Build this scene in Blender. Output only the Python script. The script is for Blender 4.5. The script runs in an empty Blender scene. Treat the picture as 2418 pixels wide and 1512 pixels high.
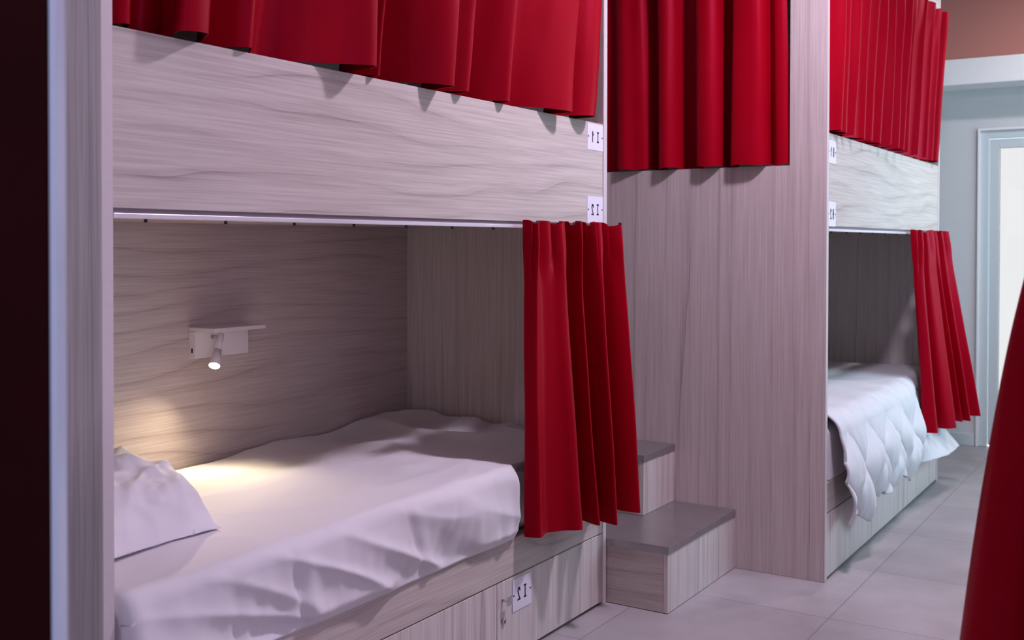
import bpy, bmesh, math, random
from mathutils import Vector, Matrix, noise
C = bpy.context.scene
COL = C.collection
PI = math.pi

# ------------------------------------------------------------------ camera
R_YAW, R_PITCH, R_ROLL = math.radians(31.51), math.radians(0.832), math.radians(0.113)
F_PX, PPX, PPY, W, H = 2527.9, 1276.8, 610.7, 2418.0, 1512.0
cam_data = bpy.data.cameras.new('camera')
cam = bpy.data.objects.new('camera', cam_data)
COL.objects.link(cam)
fwd = Vector((-math.sin(R_YAW)*math.cos(R_PITCH), math.cos(R_YAW)*math.cos(R_PITCH), -math.sin(R_PITCH)))
rt = Vector((math.cos(R_YAW), math.sin(R_YAW), 0)); up = rt.cross(fwd)
rt, up = rt*math.cos(R_ROLL)+up*math.sin(R_ROLL), up*math.cos(R_ROLL)-rt*math.sin(R_ROLL)
cam.matrix_world = Matrix(((rt.x, up.x, -fwd.x, 1.7833), (rt.y, up.y, -fwd.y, 0.0), (rt.z, up.z, -fwd.z, 1.28), (0, 0, 0, 1)))
cam_data.sensor_width = 36.0
cam_data.lens = 36.0*F_PX/W
cam_data.shift_x = -(PPX-W/2)/W
cam_data.shift_y = (PPY-H/2)/W
cam_data.clip_start = 0.02
cam_data.dof.use_dof = True
cam_data.dof.focus_distance = 3.1
cam_data.dof.aperture_fstop = 5.0
C.camera = cam

# ------------------------------------------------------------------ light and exposure
C.view_settings.view_transform = 'Standard'
C.view_settings.look = 'None'
C.view_settings.exposure = 0.36
C.view_settings.gamma = 1.0
C.view_settings.use_curve_mapping = False
world = bpy.data.worlds.new('daylight'); C.world = world
world.use_nodes = True
bg = world.node_tree.nodes['Background']
bg.inputs[0].default_value = (0.66, 0.91, 1.0, 1)
bg.inputs[1].default_value = 6.2

def lamp(name, kind, loc, rot=None, **kw):
    l = bpy.data.lights.new(name, kind)
    for k, v in kw.items(): setattr(l, k, v)
    o = bpy.data.objects.new(name, l); COL.objects.link(o); o.location = loc
    if rot: o.rotation_euler = rot
    return o
# sky portals fill the window openings (they only guide the sampling of the sky)
pl = lamp('door_sky_portal', 'AREA', (1.25, 7.38, 1.0), (math.radians(-90), 0, 0), shape='RECTANGLE', size=1.3, size_y=2.1)
pl.data.cycles.is_portal = True
pl = lamp('window_sky_portal', 'AREA', (2.78, 5.45, 1.55), (0, math.radians(90), 0), shape='RECTANGLE', size=1.7, size_y=2.5)
pl.data.cycles.is_portal = True
pl = lamp('fill_window_sky_portal', 'AREA', (2.78, .25, 1.45), (0, math.radians(90), 0), shape='RECTANGLE', size=2.0, size_y=2.2)  # portal of the added fill window beside the camera
pl.data.cycles.is_portal = True
sun = lamp('sun', 'SUN', (1, 9, 4), (math.radians(-52), 0, math.radians(8)), energy=5.0, angle=0.01, color=(1, .95, .88))
LAMP_COL = (0.95, 0.80, 1.04)
LAMPS = [(0.95, -0.3, 9), (1.22, 3.15, 40), (1.55, 6.0, 16)]

# ------------------------------------------------------------------ materials
def newmat(name):
    m = bpy.data.materials.new(name); m.use_nodes = True
    nt = m.node_tree; b = nt.nodes['Principled BSDF']
    return m, nt, b
def N(nt, t, **kw):
    n = nt.nodes.new(t)
    for k, v in kw.items(): setattr(n, k, v)
    return n
def plain(name, col, rough=0.5, metal=0.0, spec=0.5, noise_amt=0.06, nscale=30):
    m, nt, b = newmat(name)
    b.inputs['Roughness'].default_value = rough
    b.inputs['Metallic'].default_value = metal
    b.inputs['Specular IOR Level'].default_value = spec
    tc = N(nt, 'ShaderNodeTexCoord'); ns = N(nt, 'ShaderNodeTexNoise')
    ns.inputs['Scale'].default_value = nscale; ns.inputs['Detail'].default_value = 4
    nt.links.new(tc.outputs['Object'], ns.inputs['Vector'])
    mx = N(nt, 'ShaderNodeMix', data_type='RGBA')
    mx.inputs[6].default_value = (*[c*(1-noise_amt) for c in col], 1)
    mx.inputs[7].default_value = (*[min(1, c*(1+noise_amt)) for c in col], 1)
    nt.links.new(ns.outputs['Fac'], mx.inputs[0]); nt.links.new(mx.outputs[2], b.inputs['Base Color'])
    return m

WOOD_L, WOOD_D = (0.60, 0.535, 0.50), (0.30, 0.235, 0.215)
def wood(name, axis, light=WOOD_L, dark=WOOD_D, seed=0.0, rings=7.0, across=2.0, warp=0.16, lines=1.0):
    """pale laminate with fine streaks and thin cathedral lines, grain along `axis`"""
    m, nt, b = newmat(name); L = nt.links.new
    tc = N(nt, 'ShaderNodeTexCoord'); mp = N(nt, 'ShaderNodeMapping')
    sc = [across]*3; sc[axis] = warp
    mp.inputs['Scale'].default_value = sc; mp.inputs['Location'].default_value = (seed, seed*1.7, seed*.6)
    L(tc.outputs['Object'], mp.inputs['Vector'])
    n1 = N(nt, 'ShaderNodeTexNoise'); n1.inputs['Scale'].default_value = 1.6; n1.inputs['Detail'].default_value = 2.5
    n1.inputs['Roughness'].default_value = .45
    L(mp.outputs['Vector'], n1.inputs['Vector'])
    mul = N(nt, 'ShaderNodeMath', operation='MULTIPLY'); mul.inputs[1].default_value = rings*1.3
    L(n1.outputs['Fac'], mul.inputs[0])
    # add a steady drift across the grain so the lines keep coming
    sep = N(nt, 'ShaderNodeSeparateXYZ'); L(tc.outputs['Object'], sep.inputs[0])
    dr = N(nt, 'ShaderNodeMath', operation='ADD')
    oth = [i for i in range(3) if i != axis]
    L(sep.outputs[oth[0]], dr.inputs[0]); L(sep.outputs[oth[1]], dr.inputs[1])
    dm = N(nt, 'ShaderNodeMath', operation='MULTIPLY'); dm.inputs[1].default_value = rings*3.6; L(dr.outputs[0], dm.inputs[0])
    ad = N(nt, 'ShaderNodeMath', operation='ADD'); L(mul.outputs[0], ad.inputs[0]); L(dm.outputs[0], ad.inputs[1])
    fr = N(nt, 'ShaderNodeMath', operation='FRACT'); L(ad.outputs[0], fr.inputs[0])
    rmp = N(nt, 'ShaderNodeValToRGB')
    e = rmp.color_ramp.elements
    e[0].position = 0.0; e[0].color = (.15, .15, .15, 1)
    e[1].position = 1.0; e[1].color = (.85, .85, .85, 1)
    for p_, v_ in ((.07, .22), (.16, 0), (.55, 0), (.86, .22), (.965, .5)):
        q = rmp.color_ramp.elements.new(p_); q.color = (v_, v_, v_, 1)
    L(fr.outputs[0], rmp.inputs['Fac'])
    # how strong each line is, varies
    n3 = N(nt, 'ShaderNodeTexNoise'); n3.inputs['Scale'].default_value = 3.0; n3.inputs['Detail'].default_value = 1
    L(mp.outputs['Vector'], n3.inputs['Vector'])
    st = N(nt, 'ShaderNodeMapRange'); st.inputs[1].default_value = .38; st.inputs[2].default_value = .66
    st.inputs[3].default_value = .15; st.inputs[4].default_value = lines
    L(n3.outputs['Fac'], st.inputs[0])
    ml = N(nt, 'ShaderNodeMath', operation='MULTIPLY'); L(rmp.outputs['Color'], ml.inputs[0]); L(st.outputs[0], ml.inputs[1])
    # fine streaks
    mp2 = N(nt, 'ShaderNodeMapping'); s2 = [90.0]*3; s2[axis] = 1.6
    mp2.inputs['Scale'].default_value = s2; L(tc.outputs['Object'], mp2.inputs['Vector'])
    n2 = N(nt, 'ShaderNodeTexNoise'); n2.inputs['Scale'].default_value = 2.4; n2.inputs['Detail'].default_value = 3
    L(mp2.outputs['Vector'], n2.inputs['Vector'])
    fs = N(nt, 'ShaderNodeMapRange'); fs.inputs[1].default_value = .35; fs.inputs[2].default_value = .7
    fs.inputs[3].default_value = 0; fs.inputs[4].default_value = .42
    L(n2.outputs['Fac'], fs.inputs[0])
    tot = N(nt, 'ShaderNodeMath', operation='ADD', use_clamp=True); L(ml.outputs[0], tot.inputs[0]); L(fs.outputs[0], tot.inputs[1])
    mx = N(nt, 'ShaderNodeMix', data_type='RGBA')
    mx.inputs[6].default_value = (*light, 1); mx.inputs[7].default_value = (*dark, 1)
    L(tot.outputs[0], mx.inputs[0]); L(mx.outputs[2], b.inputs['Base Color'])
    b.inputs['Roughness'].default_value = .48; b.inputs['Specular IOR Level'].default_value = .35
    bp = N(nt, 'ShaderNodeBump'); bp.inputs['Strength'].default_value = .08; bp.inputs['Distance'].default_value = .0008
    L(n2.outputs['Fac'], bp.inputs['Height']); L(bp.outputs['Normal'], b.inputs['Normal'])
    return m
WOOD_H = wood('pale_wood_long_grain', 1, rings=4.6, across=1.6, warp=.42)
WOOD_HB = wood('pale_wood_back_grain', 1, seed=3.3, rings=4.2, across=1.6, warp=.36, lines=.75, light=(.60,.52,.49), dark=(.32,.23,.22))
WOOD_V = wood('pale_wood_upright_grain', 2, seed=1.1, rings=5.0, across=2.6, warp=.10, light=(.70,.64,.62), dark=(.37,.30,.29))
WOOD_X = wood('pale_wood_cross_grain', 0, seed=5.1, rings=4.6, across=2.2, warp=.3)
WOOD_E = plain('pale_edge_band', (.62, .55, .56), .45, nscale=60, noise_amt=.04)

def cloth(name, c1, c2, rough, sheen, sheen_tint, spec=.5, bump=.2, weave=900, sheen_rough=.4):
    m, nt, b = newmat(name); L = nt.links.new
    tc = N(nt, 'ShaderNodeTexCoord')
    ns = N(nt, 'ShaderNodeTexNoise'); ns.inputs['Scale'].default_value = 4; ns.inputs['Detail'].default_value = 4
    L(tc.outputs['Object'], ns.inputs['Vector'])
    mx = N(nt, 'ShaderNodeMix', data_type='RGBA'); mx.inputs[6].default_value = (*c1, 1); mx.inputs[7].default_value = (*c2, 1)
    L(ns.outputs['Fac'], mx.inputs[0]); L(mx.outputs[2], b.inputs['Base Color'])
    b.inputs['Roughness'].default_value = rough
    b.inputs['Specular IOR Level'].default_value = spec
    b.inputs['Sheen Weight'].default_value = sheen
    b.inputs['Sheen Tint'].default_value = (*sheen_tint, 1)
    b.inputs['Sheen Roughness'].default_value = sheen_rough
    n2 = N(nt, 'ShaderNodeTexNoise'); n2.inputs['Scale'].default_value = weave; n2.inputs['Detail'].default_value = 1
    L(tc.outputs['Object'], n2.inputs['Vector'])
    bp = N(nt, 'ShaderNodeBump'); bp.inputs['Strength'].default_value = bump; bp.inputs['Distance'].default_value = .0004
    L(n2.outputs['Fac'], bp.inputs['Height']); L(bp.outputs['Normal'], b.inputs['Normal'])
    return m
RED = cloth('red_curtain_cloth', (.27, .0, .006), (.34, .001, .011), .42, .0, (1, .25, .4), spec=.28, bump=.12)
RED.node_tree.nodes['Principled BSDF'].inputs['Specular Tint'].default_value = (1, .12, .3, 1)
SHEET = cloth('white_cotton', (.70, .67, .70), (.76, .73, .76), .75, .15, (1, 1, 1), spec=.25)
PILLOW = cloth('white_pillowcase', (.70, .67, .71), (.76, .73, .77), .7, .15, (1, 1, 1), spec=.25)
DUVET = cloth('white_duvet_cotton', (.62, .62, .65), (.68, .68, .71), .7, .2, (1, 1, 1), spec=.3)
WHITE_MET = plain('white_aluminium', (.75, .72, .76), .3, metal=.25, noise_amt=.03)
STEEL = plain('satin_steel', (.6, .6, .62), .25, metal=1.0, noise_amt=.05, nscale=80)
TREAD = plain('brushed_step_plate', (.40, .375, .38), .30, metal=.75, noise_amt=.12, nscale=14)
BLACK = plain('black_plastic', (.01, .01, .01), .5)
DARKGAP = plain('shadow_gap_strip', (.22, .17, .2), .7)
WHITE_PL = plain('white_lacquer', (.74, .70, .72), .4, noise_amt=.02)
INK = plain('black_ink', (.03, .02, .05), .6)
PAPER = plain('glossy_white_sticker', (.78, .76, .86), .25, noise_amt=.02)
PAINT_W = plain('grey_white_wall_paint', (.62, .655, .66), .8, noise_amt=.02, nscale=6)
PAINT_C = plain('ceiling_paint', (.70, .68, .68), .85, noise_amt=.02)
PAINT_B = plain('white_beam_paint', (.82, .84, .84), .7, noise_amt=.02)
SALMON = plain('salmon_wall_paint', (.46, .19, .155), .8, noise_amt=.03, nscale=5)
FRAME_G = plain('grey_white_window_frame', (.60, .68, .70), .35, noise_amt=.02)
DARKWOOD = plain('dark_brown_leaf', (.014, .0015, .002), .8, spec=.06, noise_amt=.3, nscale=12)
EDGE_BL = plain('grey_edge_strip', (.42, .50, .60), .4, noise_amt=.03)

def tile_mat():
    m, nt, b = newmat('grey_stone_floor_tiles'); L = nt.links.new
    tc = N(nt, 'ShaderNodeTexCoord'); mp = N(nt, 'ShaderNodeMapping')
    mp.inputs['Location'].default_value = (-.108+.63*4, -3.00+.616*0+.616*8, 0)
    L(tc.outputs['Object'], mp.inputs['Vector'])
    br = N(nt, 'ShaderNodeTexBrick'); br.offset = 0; br.squash = 1
    br.inputs['Scale'].default_value = 1; br.inputs['Brick Width'].default_value = .627; br.inputs['Row Height'].default_value = .616
    br.inputs['Mortar Size'].default_value = .0022; br.inputs['Mortar Smooth'].default_value = .1
    br.inputs['Color1'].default_value = (.36, .335, .345, 1); br.inputs['Color2'].default_value = (.40, .37, .38, 1)
    br.inputs['Mortar'].default_value = (.24, .215, .225, 1)
    L(mp.outputs['Vector'], br.inputs['Vector'])
    n = N(nt, 'ShaderNodeTexNoise'); n.inputs['Scale'].default_value = 2.2; n.inputs['Detail'].default_value = 7; n.inputs['Roughness'].default_value = .6
    L(tc.outputs['Object'], n.inputs['Vector'])
    r = N(nt, 'ShaderNodeMapRange'); r.inputs[1].default_value = .3; r.inputs[2].default_value = .7; r.inputs[3].default_value = .78; r.inputs[4].default_value = 1.18
    L(n.outputs['Fac'], r.inputs[0])
    vm = N(nt, 'ShaderNodeVectorMath', operation='SCALE'); L(br.outputs['Color'], vm.inputs[0]); L(r.outputs[0], vm.inputs['Scale'])
    L(vm.outputs[0], b.inputs['Base Color'])
    b.inputs['Roughness'].default_value = .42
    bp = N(nt, 'ShaderNodeBump'); bp.inputs['Strength'].default_value = .4; bp.inputs['Distance'].default_value = .002; bp.invert = True
    L(br.outputs['Fac'], bp.inputs['Height']); L(bp.outputs['Normal'], b.inputs['Normal'])
    return m
TILE = tile_mat()
def glass_mat(name, t, tint=(1, 1, .985)):
    m = bpy.data.materials.new(name); m.use_nodes = True; nt = m.node_tree
    nt.nodes.remove(nt.nodes['Principled BSDF'])
    out = nt.nodes['Material Output']
    tr = N(nt, 'ShaderNodeBsdfTransparent'); tr.inputs[0].default_value = (t*tint[0], t*tint[1], t*tint[2], 1)
    gl = N(nt, 'ShaderNodeBsdfGlossy'); gl.inputs['Roughness'].default_value = .05
    fr = N(nt, 'ShaderNodeFresnel'); fr.inputs[0].default_value = 1.45
    mx = N(nt, 'ShaderNodeMixShader'); nt.links.new(fr.outputs[0], mx.inputs[0])
    nt.links.new(tr.outputs[0], mx.inputs[1]); nt.links.new(gl.outputs[0], mx.inputs[2]); nt.links.new(mx.outputs[0], out.inputs[0])
    return m
GLASS_DOOR = glass_mat('tinted_door_glass', .41, (1, .86, .825))
GLASS_FILL = glass_mat('rosy_fill_glass', .66, (1, .80, .92))  # tint colours the fill light of the added window
GLASS_WIN = glass_mat('clear_window_glass', .93, (.92, .96, 1))
def emit_mat(name, col, s):
    m, nt, b = newmat(name)
    b.inputs['Base Color'].default_value = (.9, .9, .9, 1)
    b.inputs['Emission Color'].default_value = (*col, 1); b.inputs['Emission Strength'].default_value = s
    return m
LED = emit_mat('warm_led_lens', (1, .86, .62), 14)
LAMPGLOW = emit_mat('ceiling_lamp_diffuser', LAMP_COL, 6)

# ------------------------------------------------------------------ mesh helpers (world coordinates, origin moved to the thing)
def box(bm, a, b, bev=.0, mi=0):
    a, b = Vector(a), Vector(b)
    lo = Vector([min(a[i], b[i]) for i in range(3)]); hi = Vector([max(a[i], b[i]) for i in range(3)])
    vs = [bm.verts.new((x, y, z)) for x in (lo.x, hi.x) for y in (lo.y, hi.y) for z in (lo.z, hi.z)]
    idx = [(0, 1, 3, 2), (4, 6, 7, 5), (0, 4, 5, 1), (2, 3, 7, 6), (0, 2, 6, 4), (1, 5, 7, 3)]
    fs = [bm.faces.new([vs[i] for i in f]) for f in idx]
    for f in fs: f.material_index = mi
    if bev > 0:
        es = {e for f in fs for e in f.edges}
        r = bmesh.ops.bevel(bm, geom=list(es), offset=bev, segments=2, affect='EDGES', profile=.5)
        for f in r['faces']: f.material_index = mi
def cyl(bm, p0, p1, r0, r1=None, seg=24, mi=0, smooth=True):
    p0, p1 = Vector(p0), Vector(p1); r1 = r0 if r1 is None else r1
    d = (p1-p0).normalized(); a = d.orthogonal().normalized(); b = d.cross(a)
    A = [bm.verts.new(p0+(a*math.cos(2*PI*i/seg)+b*math.sin(2*PI*i/seg))*r0) for i in range(seg)]
    B = [bm.verts.new(p1+(a*math.cos(2*PI*i/seg)+b*math.sin(2*PI*i/seg))*r1) for i in range(seg)]
    for i in range(seg):
        f = bm.faces.new((A[i], A[(i+1) % seg], B[(i+1) % seg], B[i])); f.smooth = smooth; f.material_index = mi
    for l in (A[::-1], B):
        f = bm.faces.new(l); f.material_index = mi
def obj(name, bm, mats, parent=None, origin=(0, 0, 0)):
    """links the bmesh (written in world coordinates) as one object; origin = where its own origin sits"""
    o_ = Vector(parent['_o']) if parent is not None else Vector(origin)
    if parent is not None and origin != (0, 0, 0): o_ = Vector(origin)
    bmesh.ops.translate(bm, verts=bm.verts, vec=-o_)
    bmesh.ops.recalc_face_normals(bm, faces=bm.faces)
    me = bpy.data.meshes.new(name); bm.to_mesh(me); bm.free()
    for m in (mats if isinstance(mats, (list, tuple)) else [mats]): me.materials.append(m)
    o = bpy.data.objects.new(name, me); COL.objects.link(o)
    o['_o'] = list(o_)
    if parent is not None:
        o.parent = parent; o.location = o_-Vector(parent['_o'])
    else:
        o.location = o_
    return o
def thing(name, loc, label, cat, group=None):
    o = bpy.data.objects.new(name, None); COL.objects.link(o); o.location = loc; o['_o'] = list(loc)
    o.empty_display_size = .1
    return tag(o, label, cat, group)
def tag(o, label=None, cat=None, group=None, kind=None):
    if label: o['label'] = label
    if cat: o['category'] = cat
    if group: o['group'] = group
    if kind: o['kind'] = kind
    return o
def bx(name, a, b, mat, parent=None, bev=.0008, origin=None, kind=None, label=None):
    bm = bmesh.new(); box(bm, a, b, bev)
    o = obj(name, bm, mat, parent, tuple(origin) if origin else ((0, 0, 0) if parent is not None else tuple(a)))
    if kind: o['kind'] = kind
    if label: o['label'] = label
    return o

# ------------------------------------------------------------------ the room
XL, XR, YF, YB, ZC = -.93, 2.62, -.9, 7.2, 3.0
T = .12
bx('floor', (XL-T, YF-T, -.1), (XR+T, YB+T, 0), TILE, bev=0, kind='structure', origin=(0, 0, 0))
bx('ceiling', (XL-T, YF-T, ZC), (XR+T, YB+T, ZC+.1), PAINT_C, bev=0, kind='structure')
bx('wall_left', (XL-T, YF-T, 0), (XL, YB+T, ZC), PAINT_W, bev=0, kind='structure')
# right wall with a window opening further down the room
def wall_holes(name, mat, axis, p0, p1, u0, u1, z0, z1, hole, kind='structure'):
    bm = bmesh.new(); hu0, hu1, hz0, hz1 = hole
    for (a, b, c, d) in ((u0, hu0, z0, z1), (hu1, u1, z0, z1), (hu0, hu1, z0, hz0), (hu0, hu1, hz1, z1)):
        if b-a < 1e-4 or d-c < 1e-4: continue
        if axis == 0: box(bm, (p0, a, c), (p1, b, d))
        else: box(bm, (a, p0, c), (b, p1, d))
    o = obj(name, bm, mat, None, (p0, u0, 0) if axis == 0 else (u0, p0, 0)); o['kind'] = kind
    return o
WY0, WY1, WZ0, WZ1 = 4.25, 6.65, .75, 2.35
FXM = 2.0
bm = bmesh.new()
for (a, b, c, d) in ((YF-T, -.80, 0, ZC), (-.80, 1.32, 0, .40), (-.80, 1.32, 2.45, ZC), (1.32, WY0, 0, ZC), (WY0, WY1, 0, WZ0), (WY0, WY1, WZ1, ZC), (WY1, YB+T, 0, ZC)):
    box(bm, (XR, a, c), (XR+T, b, d))
obj('wall_right', bm, PAINT_W, None, (XR, YF-T, 0))['kind'] = 'structure'
FX0, FX1, FZ0, FZ1 = -.80, 1.32, .40, 2.45  # opening made for the added fill window
bx('wall_front', (XL, YF-T, 0), (XR, YF, ZC), PAINT_W, bev=0, kind='structure')
DX0, DX1, DZ1 = .605, 1.90, 2.0
ww = wall_holes('wall_back', PAINT_W, 1, YB, YB+T, XL, XR, 0, ZC, (DX0, DX1, 0, DZ1))
# salmon upper wall and the white boxed beam that carries it
bx('wall_back_upper', (XL+.001, YB-.25, 2.413), (XR-.001, YB-.001, ZC-.001), SALMON, bev=0, kind='structure')
bx('trim_1', (XL+.001, YB-.262, 2.253), (XR-.001, YB-.001, 2.412), PAINT_B, bev=.006, kind='structure')
bx('baseboard_back', (XL+.001, YB-.02, .0005), (DX0-.012, YB-.0005, .078), FRAME_G, bev=.003, kind='structure')
bx('baseboard_right', (XR-.015, 3.7, .0005), (XR-.0005, YB-.03, .078), FRAME_G, bev=.003, kind='structure')

# glazed door in the end wall
d1 = thing('door_1', (DX0, YB, 0), None, None); d1['kind'] = 'structure'
def ring(bm, x0, x1, z0, z1, w, y0, y1, bottom=True, bev=.002):
    box(bm, (x0, y0, z0), (x0+w, y1, z1), bev); box(bm, (x1-w, y0, z0), (x1, y1, z1), bev)
    box(bm, (x0+w, y0, z1-w), (x1-w, y1, z1), bev)
    if bottom: box(bm, (x0+w, y0, z0), (x1-w, y1, z0+w), bev)
bm = bmesh.new(); ring(bm, DX0-.004, DX1+.004, .001, DZ1+.004, .014, YB-.018, YB+.02, False); obj('casing', bm, PAINT_B, d1)
bm = bmesh.new(); ring(bm, DX0+.010, DX1-.010, .002, DZ1-.010, .05, YB+.002, YB+.07, False); obj('frame', bm, FRAME_G, d1)
bm = bmesh.new(); ring(bm, DX0+.064, DX1-.064, .012, DZ1-.064, .056, YB+.012, YB+.062); obj('sash', bm, FRAME_G, d1)
bx('glass_pane', (DX0+.12, YB+.034, .068), (DX1-.12, YB+.04, DZ1-.12), GLASS_DOOR, d1, bev=0)
bm = bmesh.new(); cyl(bm, (DX1-.09, YB+.012, 1.02), (DX1-.09, YB-.04, 1.02), .009); cyl(bm, (DX1-.09, YB-.036, 1.02), (DX1-.2, YB-.036, 1.02), .008); obj('handle', bm, STEEL, d1)

w1 = thing('window_1', (XR, WY0, WZ0), None, None); w1['kind'] = 'structure'
bm = bmesh.new()
for (a, b, c, d) in ((WY0, WY1, WZ0, WZ0+.06), (WY0, WY1, WZ1-.06, WZ1), (WY0, WY0+.06, WZ0+.06, WZ1-.06), (WY1-.06, WY1, WZ0+.06, WZ1-.06), ((WY0+WY1)/2-.03, (WY0+WY1)/2+.03, WZ0+.06, WZ1-.06)):
    box(bm, (XR+.03, a, c), (XR+.08, b, d), .002)
obj('frame', bm, FRAME_G, w1)
bx('glass_pane', (XR+.05, WY0+.055, WZ0+.055), (XR+.056, WY1-.055, WZ1-.055), GLASS_WIN, w1, bev=0)

# added unseen window beside the camera; its rosy pane tints the fill light
w2 = thing('fill_window', (XR, FX0, FZ0), None, None); w2['kind'] = 'structure'
bm = bmesh.new()
for (a, b, c, d) in ((FX0, FX1, FZ0, FZ0+.05), (FX0, FX1, FZ1-.05, FZ1), (FX0, FX0+.05, FZ0+.05, FZ1-.05), (FX1-.05, FX1, FZ0+.05, FZ1-.05), ((FX0+FX1)/2-.025, (FX0+FX1)/2+.025, FZ0+.05, FZ1-.05)):
    box(bm, (XR+.03, a, c), (XR+.08, b, d), .002)
obj('frame', bm, FRAME_G, w2)
bx('glass_pane', (XR+.05, FX0+.045, FZ0+.045), (XR+.056, FX1-.045, FZ1-.045), GLASS_FILL, w2, bev=0)

# dark door leaf standing open beside the camera
th = math.radians(31.51+math.degrees(math.atan((PPX-133)/F_PX)))
dirv = Vector((-math.sin(th), math.cos(th), 0))
P0 = Vector((1.7833, 0, 0))+dirv*1.12
rot = math.radians(13)
ev = Vector((dirv.x*math.cos(-rot)-dirv.y*math.sin(-rot), dirv.x*math.sin(-rot)+dirv.y*math.cos(-rot), 0))
lv = Vector((-ev.y, ev.x, 0))
if lv.x > 0: lv = -lv
def prism(bm, quad, z0, z1, bev=.002):
    A = [bm.verts.new((p.x, p.y, z0)) for p in quad]; B = [bm.verts.new((p.x, p.y, z1)) for p in quad]
    fs = [bm.faces.new(A[::-1]), bm.faces.new(B)]
    for i in range(4): fs.append(bm.faces.new((A[i], A[(i+1) % 4], B[(i+1) % 4], B[i])))
    if bev: bmesh.ops.bevel(bm, geom=list({e for f in fs for e in f.edges}), offset=bev, segments=2, affect='EDGES')
d2 = thing('door_2', tuple(P0), None, None); d2['kind'] = 'structure'
TH = .040
bm = bmesh.new(); q0 = P0+lv*.006; prism(bm, [q0, q0+lv*.74, q0+lv*.74+ev*TH, q0+ev*TH], .006, 2.06); obj('leaf', bm, DARKWOOD, d2)
bm = bmesh.new(); prism(bm, [P0, P0+lv*.006, P0+lv*.006+ev*TH, P0+ev*TH], .006, 2.06, .001); obj('edge_strip', bm, EDGE_BL, d2)

# ------------------------------------------------------------------ ceiling lamps
for i, (lx, ly, e) in enumerate(LAMPS):
    t = thing('ceiling_lamp', (lx, ly, ZC), ['round white ceiling lamp nearest the dark door', 'round white ceiling lamp in the middle of the aisle', 'round white ceiling lamp nearest the glazed door'][i], 'lamp', 'ceiling lamps along the aisle')
    bm = bmesh.new(); cyl(bm, (lx, ly, ZC-.001), (lx, ly, ZC-.05), .075, .07); obj('housing', bm, WHITE_PL, t)
    bm = bmesh.new(); cyl(bm, (lx, ly, ZC-.051), (lx, ly, ZC-.056), .05); obj('diffuser', bm, LAMPGLOW, t)
    l = lamp('lamp_light', 'AREA', (0, 0, -.06), None, energy=e, color=LAMP_COL if i < 2 else (1, .90, .96), shape='DISK', size=.24 if i == 1 else .16)
    l.parent = t

# ------------------------------------------------------------------ number stickers (lettering reads mirrored, as on the beds)
def strokes(ch):
    if ch == 'I': return [[(0, -.5), (0, .5)], [(-.22, .5), (.22, .5)], [(-.22, -.5), (.22, -.5)]]
    if ch == '1': return [[(.06, -.5), (.06, .5), (-.2, .22)]]
    if ch == '2': return [[(-.24, .28), (-.17, .44), (0, .5), (.18, .44), (.24, .26), (.16, .05), (-.24, -.5), (.28, -.5)]]
    if ch == 'H': return [[(-.22, -.5), (-.22, .5)], [(.22, -.5), (.22, .5)], [(-.22, 0), (.22, 0)]]
def sticker(text, parent, x, y0, y1, z0, z1, label, sgn=1, cut=None):
    """thin sticker in the plane x, its letters mirrored along +y"""
    bm = bmesh.new()
    box(bm, (x, y0, z0), (x+sgn*.0009, y1, z1), .0, 0)
    cy, cz = (y0+y1)/2, (z0+z1)/2; h = (z1-z0)*.36; w = (y1-y0)
    X0, X1 = x+sgn*.0009, x+sgn*.0014
    def seg(p, q, t):
        p, q = Vector(p), Vector(q); d = (q-p).normalized(); n = Vector((-d.y, d.x))*t/2; p = p-d*t*.5; q = q+d*t*.5
        pts = [p+n, q+n, q-n, p-n]
        A = [bm.verts.new((X0, cy-a.x, cz+a.y)) for a in pts]; B = [bm.verts.new((X1, cy-a.x, cz+a.y)) for a in pts]
        for l in (A, B): 
            f = bm.faces.new(l); f.material_index = 1
        for i in range(4):
            f = bm.faces.new((A[i], A[(i+1) % 4], B[(i+1) % 4], B[i])); f.material_index = 1
    for k, ch in enumerate(text):
        ox = (-.16 if k == 0 else .17)*w
        for pl_ in strokes(ch):
            for a, b in zip(pl_[:-1], pl_[1:]):
                seg((ox+a[0]*h*.62, a[1]*h), (ox+b[0]*h*.62, b[1]*h), .0052)
    for sx in (-.44, .44): seg((sx*w-.001, 0), (sx*w+.001, 0), .005)
    o = obj('number_label', bm, [PAPER, INK], parent); o['label'] = label
    return o

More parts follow.
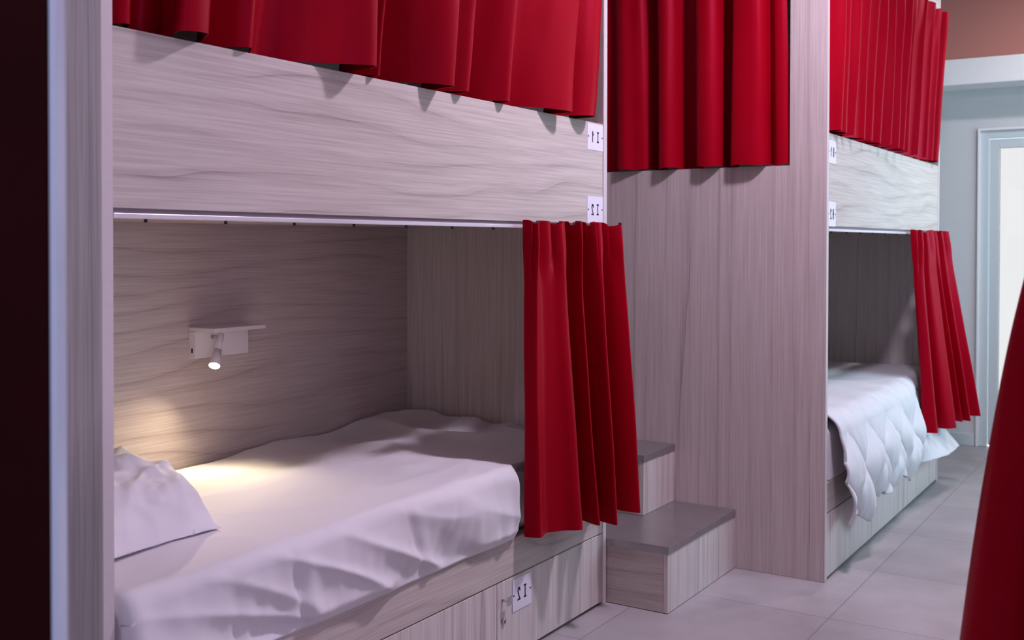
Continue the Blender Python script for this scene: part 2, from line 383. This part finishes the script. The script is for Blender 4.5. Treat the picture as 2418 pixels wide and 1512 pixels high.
# ------------------------------------------------------------------ bunk beds
ZG0, ZG1, ZR0, ZR1 = 1.3325, 1.698, .256, .372
ZTOP = 2.49
def bunk(name, x, y0, y1, label, depth=.875, sgn=1, wide=None, labels=None, side=None, full=True, x_wall=None):
    """front face in the plane x; the bed runs back from it. sgn=1: face looks to +x"""
    def X(d): return x-sgn*d
    t = thing(name, (x, y0, 0), label, 'bunk bed')
    th = .026
    for k, (a, b) in enumerate(((y0-th, y0), (y1, y1+th))):
        if k == 0 and wide: continue
        bm = bmesh.new(); box(bm, (X(0), a, .001), (X(depth+.02), b, 2.80), .001)
        p = obj('end_panel', bm, WOOD_V, t)
        bx('edge_band', (X(-.0012), a+.0008, .002), (X(0), b-.0008, 2.799), WOOD_E, p, bev=0)
    bx('back_panel', (X(depth), y0+.0005, .001), (X(depth+.018), y1-.0005, 2.80), WOOD_HB, t)
    bx('guard_board', (X(.002), y0+.0005, ZG0+.014), (X(.022), y1-.0005, ZG1), WOOD_H, t, bev=.0012)
    g = t.children[-1]
    bx('shadow_strip', (X(.008), y0+.001, ZG0+.004), (X(.02), y1-.001, ZG0+.0138), DARKGAP, t, bev=0)
    tr = bx('curtain_track', (X(-.002), y0+.001, ZG0-.006), (X(.030), y1-.001, ZG0+.004), WHITE_MET, t, bev=.001)
    yy = y0+.085
    while yy < y1-.5:
        bm = bmesh.new(); cyl(bm, (X(.012), yy, ZG0-.013), (X(.012), yy, ZG0-.0055), .0035, seg=10); obj('glider', bm, BLACK, tr); yy += .207
    bx('bed_platform', (X(.031), y0+.0005, ZG0+.006), (X(depth-.0005), y1-.0005, ZG0+.03), WOOD_HB, t, bev=0)
    bx('bed_rail', (X(.001), y0+.0005, ZR0), (X(.019), y1-.0005, ZR1), WOOD_H, t, bev=.0015)
    bx('bed_platform', (X(.02), y0+.0005, ZR0+.06), (X(depth-.0005), y1-.0005, ZR1-.004), WOOD_HB, t, bev=0)
    bx('fascia', (X(.001), y0+.0005, 2.505), (X(.021), y1-.0005, 2.799), WOOD_H, t, bev=.001)
    bx('roof_panel', (X(.022), y0+.0005, 2.775), (X(depth-.0005), y1-.0005, 2.798), WOOD_HB, t, bev=0)
    bx('curtain_track', (X(-.004), y0+.001, ZTOP+.004), (X(.028), y1-.001, ZTOP+.014), WHITE_MET, t, bev=.001)
    n = 3; wd = (y1-y0)/n
    for k in range(n):
        a, b = y0+wd*k+(.0015 if k else .0005), y0+wd*(k+1)-.0015
        d = bx('locker_door', (X(.001), a, .012), (X(.019), b, ZR0-.004), WOOD_V, t, bev=.001)
        hy = (b-.052 if wide and k == 0 else a+.028); hz = .197
        bm = bmesh.new(); cyl(bm, (X(.001), hy, hz), (X(-.019), hy, hz), .0035, seg=12)
        box(bm, (X(-.019), hy-.004, hz-.014), (X(-.0225), hy+.022, hz+.012), .0008)
        obj('handle', bm, STEEL, d)
        bm = bmesh.new(); cyl(bm, (X(.001), hy+.004, .132), (X(-.006), hy+.004, .132), .0095, .0085, seg=20)
        box(bm, (X(-.006), hy+.0028, .127), (X(-.0068), hy+.0052, .137), 0, 1)
        obj('lock', bm, [STEEL, BLACK], d)
        if labels and k == 2:
            sticker(labels[1], d, X(-.0002), hy+.054, hy+.162, .143, .243, 'white sticker reading I2 in mirrored letters beside the locker handle')
    bx('plinth', (X(.019), y0+.001, .001), (X(.04), y1-.001, .011), DARKGAP, t, bev=0)
    if labels and side == 'end':
        sticker(labels[0], g, X(.0018), y1-.113, y1-.001, 1.602, 1.693, 'white sticker reading I1 in mirrored letters, upper one')
        sticker(labels[1], g, X(.0018), y1-.113, y1-.001, 1.350, 1.442, 'white sticker reading I2 in mirrored letters, lower one')
    return t, g

left_bunk, lg = bunk('bunk_bed', 0, 1.330, 3.329, 'pale wood bunk bed in the foreground with the lit reading lamp', labels=('I1', 'I2'), side='end')
RX = .5973
YP = 3.984
right_bunk, rg = bunk('bunk_bed', RX, 4.010, 6.010, 'pale wood bunk bed farther along the aisle holding the draped white duvet', depth=.90, wide=True, labels=None)
# wide end panel of the far bunk with the curtained upper opening above the steps
OX0, OX1, OZ0, OZ1 = -.86, .455, 1.578, 2.46
bm = bmesh.new()
box(bm, (XL+.003, YP, .001), (RX, YP+.026, OZ0)); box(bm, (OX1, YP, OZ0), (RX, YP+.026, 2.80)); box(bm, (XL+.003, YP, OZ1), (OX1, YP+.026, 2.80)); box(bm, (XL+.003, YP, OZ0), (OX0, YP+.026, OZ1))
bmesh.ops.remove_doubles(bm, verts=bm.verts, dist=1e-5)
p = obj('end_panel', bm, wood('pale_wood_wide_panel', 2, seed=7.7, rings=4.0, across=2.8, warp=.08, light=(.55,.475,.465), dark=(.30,.235,.225)), right_bunk)
bx('edge_band', (RX, YP+.0008, .002), (RX+.0012, YP+.0252, 2.799), WOOD_E, p, bev=0)
bx('back_extension', (XL+.003, YP+.12, .30), (RX-.90-.019, YP+.138, 2.80), WOOD_V, right_bunk)
# track for the curtain over the opening
bx('curtain_track', (OX0+.01, YP+.002, OZ1-.012), (OX1-.001, YP+.024, OZ1-.001), WHITE_MET, right_bunk, bev=.001)
bx('number_label_backing', (RX-.0018, 4.011, 1.60), (RX-.0010, 4.012, 1.60+.001), PAPER, rg, bev=0) if False else None
sticker('H1', rg, RX-.0018, 4.012, 4.108, 1.585, 1.672, 'white sticker reading H1 in mirrored letters, upper one')
sticker('H2', rg, RX-.0018, 4.012, 4.108, 1.345, 1.440, 'white sticker reading H2 in mirrored letters, lower one')

# facing bunk on the other side of the aisle (outside the frame; carries the near curtain)
opp_bunk, og = bunk('bunk_bed', 1.640, 1.50, 3.50, 'pale wood bunk bed across the aisle, hidden behind the near red curtain', depth=.93, sgn=-1)

# ------------------------------------------------------------------ steps in the nook
st = thing('step_unit', (0.1, 3.36, 0), 'pale wood corner steps with brushed metal treads between the two bunk beds', 'steps')
SX, SH = .240, .2328
YS0, YS1 = 3.3600, YP-.001
def step(x0, x1, y0, y1, z0, z1, nm):
    bm = bmesh.new(); box(bm, (x0, y0, z0), (x1-.018, y1, z1), .0008)
    b = obj('step_box', bm, WOOD_X, st)
    bx('front_panel', (x1-.0178, y0-.0005, z0), (x1, y1, z1), WOOD_V, b, bev=.001)
    bx('tread', (x0, y0-.002, z1+.0003), (x1+.003, y1, z1+.004), TREAD, st, bev=.0012, label='brushed metal tread')
    tr = st.children[-1]
    bm = bmesh.new(); box(bm, (x0, y0-.0035, z1-.022), (x1+.003, y0-.0006, z1+.003), .001); box(bm, (x1+.0003, y0-.0035, z1-.022), (x1+.0035, y1, z1+.003), .001)
    obj('nosing', bm, TREAD, tr)
step(-.86, SX, YS0, YS1, .002, SH-.004, 'low')
step(-.86, -.020, 3.700, YS1, SH+.0005, 2*SH-.004, 'mid')
step(-.86, -.40, 3.700, YS1, 2*SH+.0005, 3*SH-.004, 'high')

# ------------------------------------------------------------------ curtains
def catmull(keys, n):
    K = [Vector(k) for k in keys]; out = []
    m = len(K)-1
    # centripetal-like uniform spline
    for i in range(n+1):
        t = i/n*m; k = min(int(t), m-1); f = t-k
        p1, p2 = K[k], K[k+1]; p0 = K[k-1] if k else p1*2-p2; p3 = K[k+2] if k+2 <= m else p2*2-p1
        out.append(.5*((2*p1)+(-p0+p2)*f+(2*p0-5*p1+4*p2-p3)*f*f+(-p0+3*p1-3*p2+p3)*f**3))
    return out
def curtain(label, bot, top0, top1, zb, zt, group, n_out, folds=.3, power=1.2, heading=.07, gather=.009, ng=16,
            n=260, rows=70, hem=None, seed=0, wr=.006, bulge=None, top_keys=None, arc=True, category='curtain'):
    """bot: plan keys (x,y) of the hem; top0->top1: the rail line in plan; n_out: plan normal towards the viewer side"""
    B = catmull(bot, n)
    top0, top1, nn = Vector(top0), Vector(top1), Vector(n_out).normalized()
    cum = [0]
    for a, b in zip(B[:-1], B[1:]): cum.append(cum[-1]+(b-a).length)
    b0, b1 = B[0], B[-1]; ch = (b1-b0); cl = ch.length; chn = ch/cl
    off = [(p-b0-chn*((p-b0).dot(chn))).dot(nn) for p in B]
    al = [(p-b0).dot(chn)/cl for p in B]
    G = []
    for r in range(rows+1):
        fr = r/rows
        w = fr**power
        row = []
        for i in range(n+1):
            s = cum[i]/cum[-1]
            a = .5*s+.5*max(0, min(1, al[i]))
            T_ = top0.lerp(top1, a)+nn*off[i]*folds
            p = T_.lerp(B[i], w)
            z = zt+(zb-zt)*fr
            # pleat tape gathers
            d = zt-z
            vr = .5+.5*noise.noise(Vector((s*ng*.9, seed, 7)))
            gw = math.exp(-(max(0, d-heading*.8)/(.03+.13*vr))**2)
            ph = s*ng*2*PI+2.4*noise.noise(Vector((s*ng*.5, seed, .3)))
            g = (2*abs(math.sin(ph/2))**.6-1)*(.75+.8*noise.noise(Vector((s*ng*.8, seed, 4))))
            p = p+nn*(gather*g*gw)
            # slack wrinkles
            q = Vector((s*14, z*1.6, seed*3.1))
            p = p+nn*(wr*noise.noise(q)*min(1, fr*4))
            q = Vector((s*34, z*3.0, seed*2.1+9))
            p = p+nn*(wr*.35*noise.noise(q)*min(1, fr*4))
            if bulge: p = p+nn*bulge(s, fr)
            zz = z
            if hem: zz += hem(s)*fr
            if r == 0: zz += .006*math.sin(ph*.5+1)+.004*noise.noise(Vector((s*30, seed, 2)))
            row.append(Vector((p.x, p.y, zz)))
        G.append(row)
    hr = max(1, round(heading/(zt-zb)*rows)) if heading else 0
    NR = []
    for r in range(rows+1):
        row = []
        for i in range(n+1):
            du = G[r][min(n, i+1)]-G[r][max(0, i-1)]; dv_ = G[min(rows, r+1)][i]-G[max(0, r-1)][i]
            row.append(du.cross(dv_).normalized())
        NR.append(row)
    def sheet(r0, r1, nm, par):
        bm = bmesh.new(); t_ = .0011; nl = []
        sides = []
        for sg in (1, -1):
            V = []
            for r in range(r0, r1+1):
                rw = []
                for i in range(n+1):
                    rw.append(bm.verts.new(G[r][i]+NR[r][i]*t_*sg)); nl.append(NR[r][i]*sg)
                V.append(rw)
            sides.append(V)
            for r in range(r1-r0):
                for i in range(n):
                    q = (V[r][i], V[r+1][i], V[r+1][i+1], V[r][i+1]) if sg < 0 else (V[r][i], V[r][i+1], V[r+1][i+1], V[r+1][i])
                    f = bm.faces.new(q); f.smooth = True
        A, B2 = sides; k = r1-r0
        for i in range(n): 
            if r1 == rows: bm.faces.new((A[k][i], A[k][i+1], B2[k][i+1], B2[k][i]))
            if r0 == 0: bm.faces.new((A[0][i+1], A[0][i], B2[0][i], B2[0][i+1]))
        for r in range(k):
            bm.faces.new((A[r+1][0], A[r][0], B2[r][0], B2[r+1][0])); bm.faces.new((A[r][n], A[r+1][n], B2[r+1][n], B2[r][n]))
        og = Vector((G[0][n//2].x, G[0][n//2].y, zt))
        bmesh.ops.translate(bm, verts=bm.verts, vec=-og)
        me = bpy.data.meshes.new(nm); bm.to_mesh(me); bm.free(); me.materials.append(RED)
        me.normals_split_custom_set_from_vertices([tuple(v) for v in nl])
        o = bpy.data.objects.new(nm, me); COL.objects.link(o)
        if par is not None: o.parent = par; o.location = (0, 0, 0)
        else: o.location = og
        return o
    c = sheet(hr, rows, 'curtain', None)
    tag(c, label, category, group)
    if hr: sheet(0, hr, 'heading', c)
    # stitched hem band line
    return c

GRP = None
# upper curtain of the near bunk
K = [(-.015, 1.345), (.005, 1.362), (-.004, 1.385), (-.04, 1.43), (-.062, 1.49), (-.05, 1.52), (-.01, 1.485), (.055, 1.456), (.07, 1.505), (.035, 1.535),
     (.0, 1.56), (-.03, 1.60), (.0, 1.64), (.03, 1.665), (.0, 1.70), (-.03, 1.77), (.0, 1.86), (.045, 1.94), (.078, 2.005), (.055, 2.03),
     (-.02, 2.035), (-.025, 2.05), (.03, 2.09), (-.01, 2.11), (-.045, 2.14), (-.04, 2.20), (.02, 2.30), (.06, 2.352), (.035, 2.362), (-.02, 2.372), (.02, 2.43), (.035, 2.475),
     (-.04, 2.50), (-.05, 2.56), (.01, 2.645), (.035, 2.685), (-.02, 2.72), (-.03, 2.80), (.02, 2.90), (.065, 2.985), (.055, 3.01), (-.01, 3.0), (-.015, 3.05), (.03, 3.11), (.045, 3.16), (.02, 3.20), (-.03, 3.215)]
K = [((x*2.3 if x < 0 else x*1.1)-.012, y) for x, y in K]
def hem_u(s): return .004*math.sin(s*40)+.005*noise.noise(Vector((s*12, 0, 5)))+.005
curtain('wide red curtain closing the upper bed of the near bunk', K, (.012, 1.345), (.012, 3.30), 1.7015, ZTOP, None, (1, 0),
        folds=.55, power=1.0, ng=44, heading=.07, gather=.008, n=620, rows=44, hem=lambda s: abs(hem_u(s))*.8, seed=1, wr=.022)
# curtain over the opening in the wide end panel
K = []
xs0, xs1 = -.84, .444
ridges = [-.80, -.66, -.52, -.385, -.17, .0, .165, .385]
K = [(-.84, .0)]
for k, rx in enumerate(ridges[:4]): K += [(rx-.045, -.02), (rx, -.05), (rx+.045, .0), (rx+.07, .03)]
K += [(-.285, .03), (-.272, -.03), (-.24, -.05), (-.20, -.03), (-.15, -.01), (-.115, .035), (-.09, .045), (-.085, -.02), (-.072, -.05), (-.04, -.055), (-.01, -.02), (.012, .03), (.07, .045), (.078, -.01), (.09, -.05), (.14, -.055), (.175, -.02),
      (.19, .03), (.222, .045), (.226, -.02), (.238, -.055), (.30, -.06), (.345, -.045), (.366, -.01), (.372, .02), (.40, -.005), (.43, -.008), (.4535, .004)]
K = [(x, YP+.010+((y*1.5 if y > 0 else y*.85) if not -.345 < x < -.27 else min(0, y))) for x, y in K]
curtain('red curtain over the high opening above the corner steps', K, (-.83, YP+.012), (.425, YP+.012), OZ0+.0025, OZ1-.004, None, (0, -1),
        folds=.6, power=.8, ng=26, heading=.07, gather=.006, n=420, rows=44, hem=lambda s: abs(.005*math.sin(s*55)), seed=2, wr=.006)
# upper curtain of the far bunk
K = [(-.02, 4.03)]
rid = [4.075, 4.16, 4.27, 4.43, 4.56, 4.67, 4.79, 4.93, 5.06, 5.20, 5.38, 5.58, 5.74]
random.seed(4)
for k, ry in enumerate(rid):
    nx = rid[k+1] if k+1 < len(rid) else 5.92
    g_ = nx-ry
    a_ = .03+.02*random.random()
    K += [(.005, ry-.02), (a_, ry), (a_*.6, ry+.018), (-.03, ry+.03), (-.035, ry+g_*.5)]
K += [(.03, 5.84), (.035, 5.87), (.0, 5.90), (-.02, 5.915)]
K = [(RX-.010+x, y) for x, y in K]
curtain('red curtain closing the upper bed of the far bunk', K, (RX+.008, 4.03), (RX+.014, 5.985), 1.7035, ZTOP+.002, None, (1, 0),
        folds=.75, power=.9, ng=40, heading=.075, gather=.010, n=560, rows=44, hem=lambda s: .004+abs(.005*math.sin(s*70)), seed=3, wr=.010)
# gathered lower curtain of the near bunk
K = [(.0, 2.80), (.018, 2.770), (.055, 2.772), (.080, 2.785), (.070, 2.815), (.060, 2.85), (.085, 2.895), (.125, 2.925), (.137, 2.948), (.118, 2.966), (.055, 3.005), (.015, 3.065), (.040, 3.072), (.100, 3.045), (.139, 3.033), (.128, 3.052), (.06, 3.085), (.012, 3.13), (.035, 3.135), (.115, 3.10),
     (.179, 3.084), (.170, 3.105), (.09, 3.15), (.02, 3.22), (-.005, 3.285), (.030, 3.30), (.105, 3.285), (.160, 3.292), (.150, 3.307), (.09, 3.312)]
K = [(max(x, .028), y) for x, y in K]
curtain('red curtain gathered at the foot of the near lower bed', K, (.026, 2.772), (.030, 3.352), .366, 1.345, None, (1, 0),
        folds=.5, power=.95, ng=19, heading=.07, gather=.016, n=420, rows=90, seed=5, wr=.010, hem=lambda s: .012-.024*s)
# gathered lower curtain of the far bunk
K = [(.635, 5.47), (.65, 5.432), (.70, 5.440), (.713, 5.462), (.69, 5.49), (.65, 5.58), (.66, 5.61), (.72, 5.60), (.764, 5.648), (.752, 5.675), (.70, 5.78), (.69, 5.86), (.71, 5.875), (.753, 5.863), (.744, 5.885), (.70, 5.92), (.73, 5.925), (.788, 5.905), (.778, 5.935), (.71, 6.0), (.70, 6.07), (.73, 6.09), (.804, 6.105), (.79, 6.125)]
curtain('red curtain gathered at the foot of the far lower bed', K, (RX+.028, 5.27), (RX+.036, 6.03), .357, 1.342, None, (1, 0),
        folds=.40, power=1.0, ng=19, heading=.07, gather=.016, n=360, rows=80, seed=8, wr=.008)
# near curtain of the facing bunk, at the right edge of the picture
K = [(1.58, 1.95), (1.50, 1.90), (1.42, 1.905), (1.405, 1.95), (1.50, 1.98), (1.49, 2.01), (1.40, 2.06), (1.41, 2.10), (1.50, 2.11), (1.49, 2.15), (1.41, 2.20), (1.42, 2.25), (1.52, 2.28), (1.55, 2.36), (1.56, 2.40)]
K = [(x+.016, y) for x, y in K]
curtain('dark red out-of-focus curtain close to the camera at the right picture edge', K, (1.63, 1.86), (1.63, 2.38), .37, 1.345, None, (-1, 0),
        folds=.2, power=.6, ng=15, heading=.075, gather=.009, n=300, rows=70, seed=11, wr=.006)

# ------------------------------------------------------------------ mattresses
def ns(x, y, z=0): return noise.noise(Vector((x, y, z)))
def mattress(label, x_front, x_back, y0, y1, z0, z1, fn, mat=SHEET, cat='mattress', r=.035, ny=220):
    bm = bmesh.new()
    # profile: bottom-front up the front face, over the top, down the back
    prof = []
    def add(x, z, nx, nz, kind): prof.append((x, z, nx, nz, kind))
    nf, nc, ntop = 34, 8, 90
    for i in range(nf): add(x_front, z0+(z1-r-z0)*i/nf, 1, 0, 'f')
    for i in range(nc):
        a = PI/2*i/nc; add(x_front-r+r*math.cos(a), z1-r+r*math.sin(a), math.cos(a), math.sin(a), 'c')
    for i in range(ntop): add(x_front-r-(x_front-x_back-2*r)*i/ntop, z1, 0, 1, 't')
    for i in range(nc+1):
        a = PI/2+PI/2*i/nc; add(x_back+r+r*math.cos(a), z1-r+r*math.sin(a), math.cos(a), math.sin(a), 'b')
    add(x_back, z0, -1, 0, 'b')
    rows = []
    for j in range(ny+1):
        t = j/ny; y = y0+(y1-y0)*t
        e = min(y-y0, y1-y)
        drop = (r-math.sqrt(max(0, r*r-(r-e)**2))) if e < r else 0
        row = []
        for (x, z, nx, nz, k) in prof:
            d = fn(x, y, z, k)
            vx, vz = x+nx*d[0]-nx*drop*.7, z+nz*d[1]-(drop*.8 if z > z1-r*1.5 else 0)
            row.append(bm.verts.new((vx, y, max(vz, z0 if k != 'f' else vz))))
        rows.append(row)
    for j in range(ny):
        for i in range(len(prof)-1):
            f = bm.faces.new((rows[j][i], rows[j][i+1], rows[j+1][i+1], rows[j+1][i])); f.smooth = True
    for j in range(ny):
        bm.faces.new((rows[j][0], rows[j+1][0], rows[j+1][-1], rows[j][-1]))
    for rw in (rows[0], rows[-1]): bm.faces.new(rw)
    o = obj('mattress', bm, mat, None, ((x_front+x_back)/2, (y0+y1)/2, z0))
    return tag(o, label, cat)
def ridge(v): return (1-abs(v))**3
def fn_left(x, y, z, k):
    zz = (z-.374)/.22
    # crisp fold lines and swags on the front, pulled creases on top
    dx = 0; dz = 0
    tfr = max(0, 1-zz)
    if k in 'fc':
        dx += .014*math.sin(PI*min(1, max(0, zz)))-.002
        dx += .030*ns(y*3.1+zz*.9, zz*1.3, 4.0)*(.35+tfr)
        # diagonal swags
        q = y*7+zz*3.2
        dx += .022*(ridge(ns(q*.6, zz*1.0, 7))-.45)*(.2+1.2*tfr)
        dx += .006*ns(y*26, zz*2.2, 1.2)*(.3+tfr)
        for yc, sl, a in ((1.78, .06, .014), (2.20, .10, .011), (2.43, -.05, .008), (1.60, .04, .006), (2.62, .03, .005)):
            u_ = (y-yc-sl*(1-zz))
            dx -= a*math.exp(-(u_/.012)**2)*max(0, 1-zz*.9)
            dx += a*.7*math.exp(-((u_-.035)/.022)**2)*max(0, 1-zz*.8)
        bt = min(1, max(0, zz)/.13)
        dx = dx*(.15+.85*bt)-.010*(1-bt)
        if y > 2.735: dx -= .055*min(1, (y-2.735)/.06)**2*(3-2*min(1, (y-2.735)/.06))
    if k in 'tcb':
        e = math.exp(-((x+.80)/.12)**2)
        dz += .0045*(ridge(ns(x*5.5+y*2.5, y*4.5-x*4.0, 5.5))-.3)*(.35+.65*min(1, max(0, (y-2.0)/.6)))
        dz += .010*ns(x*2.2, y*1.6, 2)+.007*ridge(ns(x*2.0+y*1.4, y*1.5-x*2.6, 8.8))
        fb = min(1, max(0, (y-2.35)/.5))
        dz += .034*ridge(ns(x*3.0+y*1.5, y*2.6-x*2.2, 3.3))*fb*(.4+.6*min(1, max(0, -x-.1)/.4))
        dz += .006*ns(x*9, y*5, 1)*fb
        dz += .016*e*(ns(y*3.0, .2, 9))+.004*e*ns(y*12, x*6, 2)
        # fold lines left by the packed sheet
        for a, c, w in ((.9, 2.05, .0016),):
            dz += w*math.exp(-((x*a+.42)/.004)**2)
        dz += .0016*math.exp(-(((y-1.84)+.12*x)/.004)**2)
        dz += .012*max(0, (y-3.0)/.3)*math.exp(-((x+.86)/.25)**2)
        if y > 2.70: 
            ss = min(1, (y-2.70)/.1)
            dx -= .0; dz -= .004*ss*max(0, 1+x/.15)
    return dx, dz
mattress('single mattress under a plain white sheet on the near lower bed', .018, -.865, 1.338, 3.322, .374, .592, fn_left)
def fn_right(x, y, z, k): return (.004*ns(y*4, z*8), .006*ns(x*5, y*4))
mattress('mattress mostly hidden under the white duvet on the far lower bed', RX-.002, RX-.875, 4.018, 6.004, .374, .585, fn_right, ny=60)

# ------------------------------------------------------------------ pillows
def pillow(label, corners, z0, hmax, seed, n=64, lean=None):
    A, B_, C_, D = [Vector(c) for c in corners]   # plan corners (front-near, front-far, back-far, back-near)
    bm = bmesh.new(); top = []; bot = []
    for j in range(n+1):
        rt_, rb = [], []
        for i in range(n+1):
            u, v = i/n, j/n
            uu, vv = 2*u-1, 2*v-1
            # pull the sides in a little so the corners stay pointed
            pu = uu*(1-.055*(1-vv*vv)**1.0*abs(uu)); pv = vv*(1-.055*(1-uu*uu)*abs(vv))
            U, V = (pu+1)/2, (pv+1)/2
            p = A.lerp(B_, U).lerp(D.lerp(C_, U), V)
            prof = max(0, (1-uu**4)*(1-vv**4))**(.55+.3*max(0, -vv))
            w = .016*ns(u*2.4, v*2.4, seed)+.018*(ridge(ns(u*2.0+v*1.3, v*3.0, seed+4))-.4)+.010*(ridge(ns(u*4.5-v*2, v*4.2+u, seed+9))-.4)+.006*ns(u*11, v*9, seed+2)
            hh = hmax*prof
            zt_ = z0+.012+hh*.80+w*min(1, prof*1.4)*1.5
            if lean: zt_ += lean(U, V)*prof
            zb_ = z0+.012-(.012)*min(1, prof*1.6)
            if v < .5:
                p = p+(A-D).normalized()*(.020*(ridge(ns(u*3.2+v*6, v*9-u*2, seed+5))-.35)+.010*ns(u*7, v*12, seed))*min(1, v*14)*(1-v*2)*1.3
            e_ = (1-min(1, prof*3))
            zt_ = zt_+.006*e_*ns(u*14, v*14, seed)
            rt_.append(bm.verts.new((p.x, p.y, zt_)))
            rb.append(bm.verts.new((p.x, p.y, max(z0+.002, zb_-.002))))
        top.append(rt_); bot.append(rb)
    for j in range(n):
        for i in range(n):
            f = bm.faces.new((top[j][i], top[j][i+1], top[j+1][i+1], top[j+1][i])); f.smooth = True
            f = bm.faces.new((bot[j][i], bot[j+1][i], bot[j+1][i+1], bot[j][i+1])); f.smooth = True
    for i in range(n):
        for a, b in (((0, i), (0, i+1)), ((n, i+1), (n, i)), ((i+1, 0), (i, 0)), ((i, n), (i+1, n))):
            f = bm.faces.new((top[a[0]][a[1]], bot[a[0]][a[1]], bot[b[0]][b[1]], top[b[0]][b[1]])); f.smooth = True
    cen = (A+B_+C_+D)/4
    o = obj('pillow', bm, PILLOW, None, (cen.x, cen.y, z0))
    return tag(o, label, 'pillow')
pl1 = pillow('white pillow with crumpled pillowcase lying on the near lower bed', [(-.17, 1.345), (-.19, 1.765), (-.80, 1.99), (-.80, 1.40)], .5915, .17, 3.0, n=90)
pillow('white pillow peeping out beside the duvet on the far lower bed', [(RX-.03, 4.03), (RX-.03, 4.19), (RX-.62, 4.42), (RX-.62, 4.05)], .594, .13, 6.0, n=36)

# ------------------------------------------------------------------ duvet
def duvet():
    bm = bmesh.new(); ny, nt = 240, 150
    y0, y1 = 4.035, 5.86
    rows = []
    for j in range(ny+1):
        t = j/ny; row = []
        yb = y0+(y1-y0)*t
        # hem height follows the puffs
        hz = .225+.022*math.sin(yb*17)-.03*math.exp(-((yb-4.3)/.2)**2)+.012*ns(yb*8, 1)
        if yb > 5.25: hz = .225
        for i in range(nt+1):
            s = i/nt
            if s < .46:      # over the mattress, from the back
                q = s/.46; x = RX-.80+(.80-.04)*q; z = .624; nx, nz = 0, 1
            elif s < .56:
                a = (s-.46)/.10*PI/2; x = RX-.04+.075*math.sin(a); z = .624-.075+.075*math.cos(a); nx, nz = math.sin(a), math.cos(a)
            else:
                q = (s-.56)/.44; x = RX+.035+.03*math.sin(q*PI*.9); z = .549+(hz-.549)*q; nx, nz = 1, 0
                x += .0
            fq = max(0, (s-.5)/.5)
            # quilted pockets: diamond lattice, puffed between seams
            L_ = (s*1.55)
            a1 = (yb*1.0+L_*.5)*7.0; a2 = (yb*1.0-L_*.5)*7.0
            puff = min(abs(math.sin(a1*PI*.5)), 1)*min(abs(math.sin(a2*PI*.5)), 1)
            amp = .010+.030*min(1, fq*1.6)
            d = amp*(puff**.5)-.008
            # pulled wrinkles running down the drop
            d += (.007+.006*fq)*ns(yb*20+ns(yb*3, L_*3)*1.5, L_*3.2, 3)+.004*ns(yb*48, L_*6, 8)
            d += .010*ns(yb*5, L_*5, 1)
            y = yb+.03*fq*ns(yb*4, L_*3, 6)
            if yb < y0+.10: y += (1-(yb-y0)/.10)*(.02*fq*0+.0)
            # near side edge sweeps down towards the drawers
            y = y+(.0+.04*fq**1.5)*(1-t)**6*.6
            if yb > 5.28:
                g = min(1, (yb-5.28)/.2)
                d = d*(1-.85*g)
                if s >= .46: x = x-.045*g*min(1, (s-.46)/.1)
                if z < .36: x += (.36-z)/.13*.13*g*min(1, .4+(yb-5.28)/.5)
            row.append(bm.verts.new((x+nx*d, y, z+nz*d*.8)))
        rows.append(row)
    for j in range(ny):
        for i in range(nt):
            f = bm.faces.new((rows[j][i], rows[j][i+1], rows[j+1][i+1], rows[j+1][i])); f.smooth = True
    o = obj('duvet', bm, DUVET, None, (RX-.2, 4.9, .62))
    so = o.modifiers.new('thickness', 'SOLIDIFY'); so.thickness = .010; so.offset = -1
    return tag(o, 'white quilted duvet spilling over the side of the far lower bed', 'duvet')
duvet()

# ------------------------------------------------------------------ reading lamp on the back panel of the near bunk
XB = -.8748
rl = thing('reading_lamp', (XB, 2.36, .97), 'white wall reading lamp with small shelf, lit, above the near lower bed', 'lamp')
bx('mounting_box', (XB+.0002, 2.252, .921), (XB+.031, 2.468, 1.0045), WHITE_PL, rl, bev=.0015)
mb = rl.children[-1]
bx('shelf', (XB+.0004, 2.252, 1.005), (XB+.115, 2.462, 1.017), WHITE_PL, rl, bev=.001)
bx('usb_port', (XB+.013, 2.2508, .938), (XB+.019, 2.252, .952), BLACK, mb, bev=0)
bm = bmesh.new(); cyl(bm, (XB+.031, 2.345, .956), (XB+.0335, 2.345, .956), .004, seg=12); obj('switch', bm, BLACK, rl)
# adjustable head: pivot near the shelf, pointing down and into the bed
pv = Vector((XB+.070, 2.318, .990)); tip = Vector((XB+.105, 2.222, .905))
import mathutils
tip = pv+Vector((.038, -.060, -.086))
bm = bmesh.new(); cyl(bm, (XB+.031, pv.y, pv.z-.006), (pv.x, pv.y, pv.z-.006), .006, seg=14)
obj('arm', bm, STEEL, rl)
dv = (tip-pv).normalized()
bm = bmesh.new(); cyl(bm, pv-dv*.004, pv+dv*.055, .0095, .0115, seg=28); cyl(bm, pv+dv*.055, tip, .0115, .0175, seg=28); hd = obj('lamp_head', bm, WHITE_PL, rl)
bm = bmesh.new(); cyl(bm, tip+dv*.0002, tip+dv*.002, .0158, seg=28); obj('lens', bm, LED, hd)
sp = lamp('reading_light', 'SPOT', tip+dv*.006, None, energy=8.0, color=(1, .82, .54), spot_size=math.radians(128), spot_blend=.9, shadow_soft_size=.008)
sp.rotation_euler = dv.to_track_quat('-Z', 'Y').to_euler()
for o in list(bpy.data.objects):
    if '_o' in o: del o['_o']
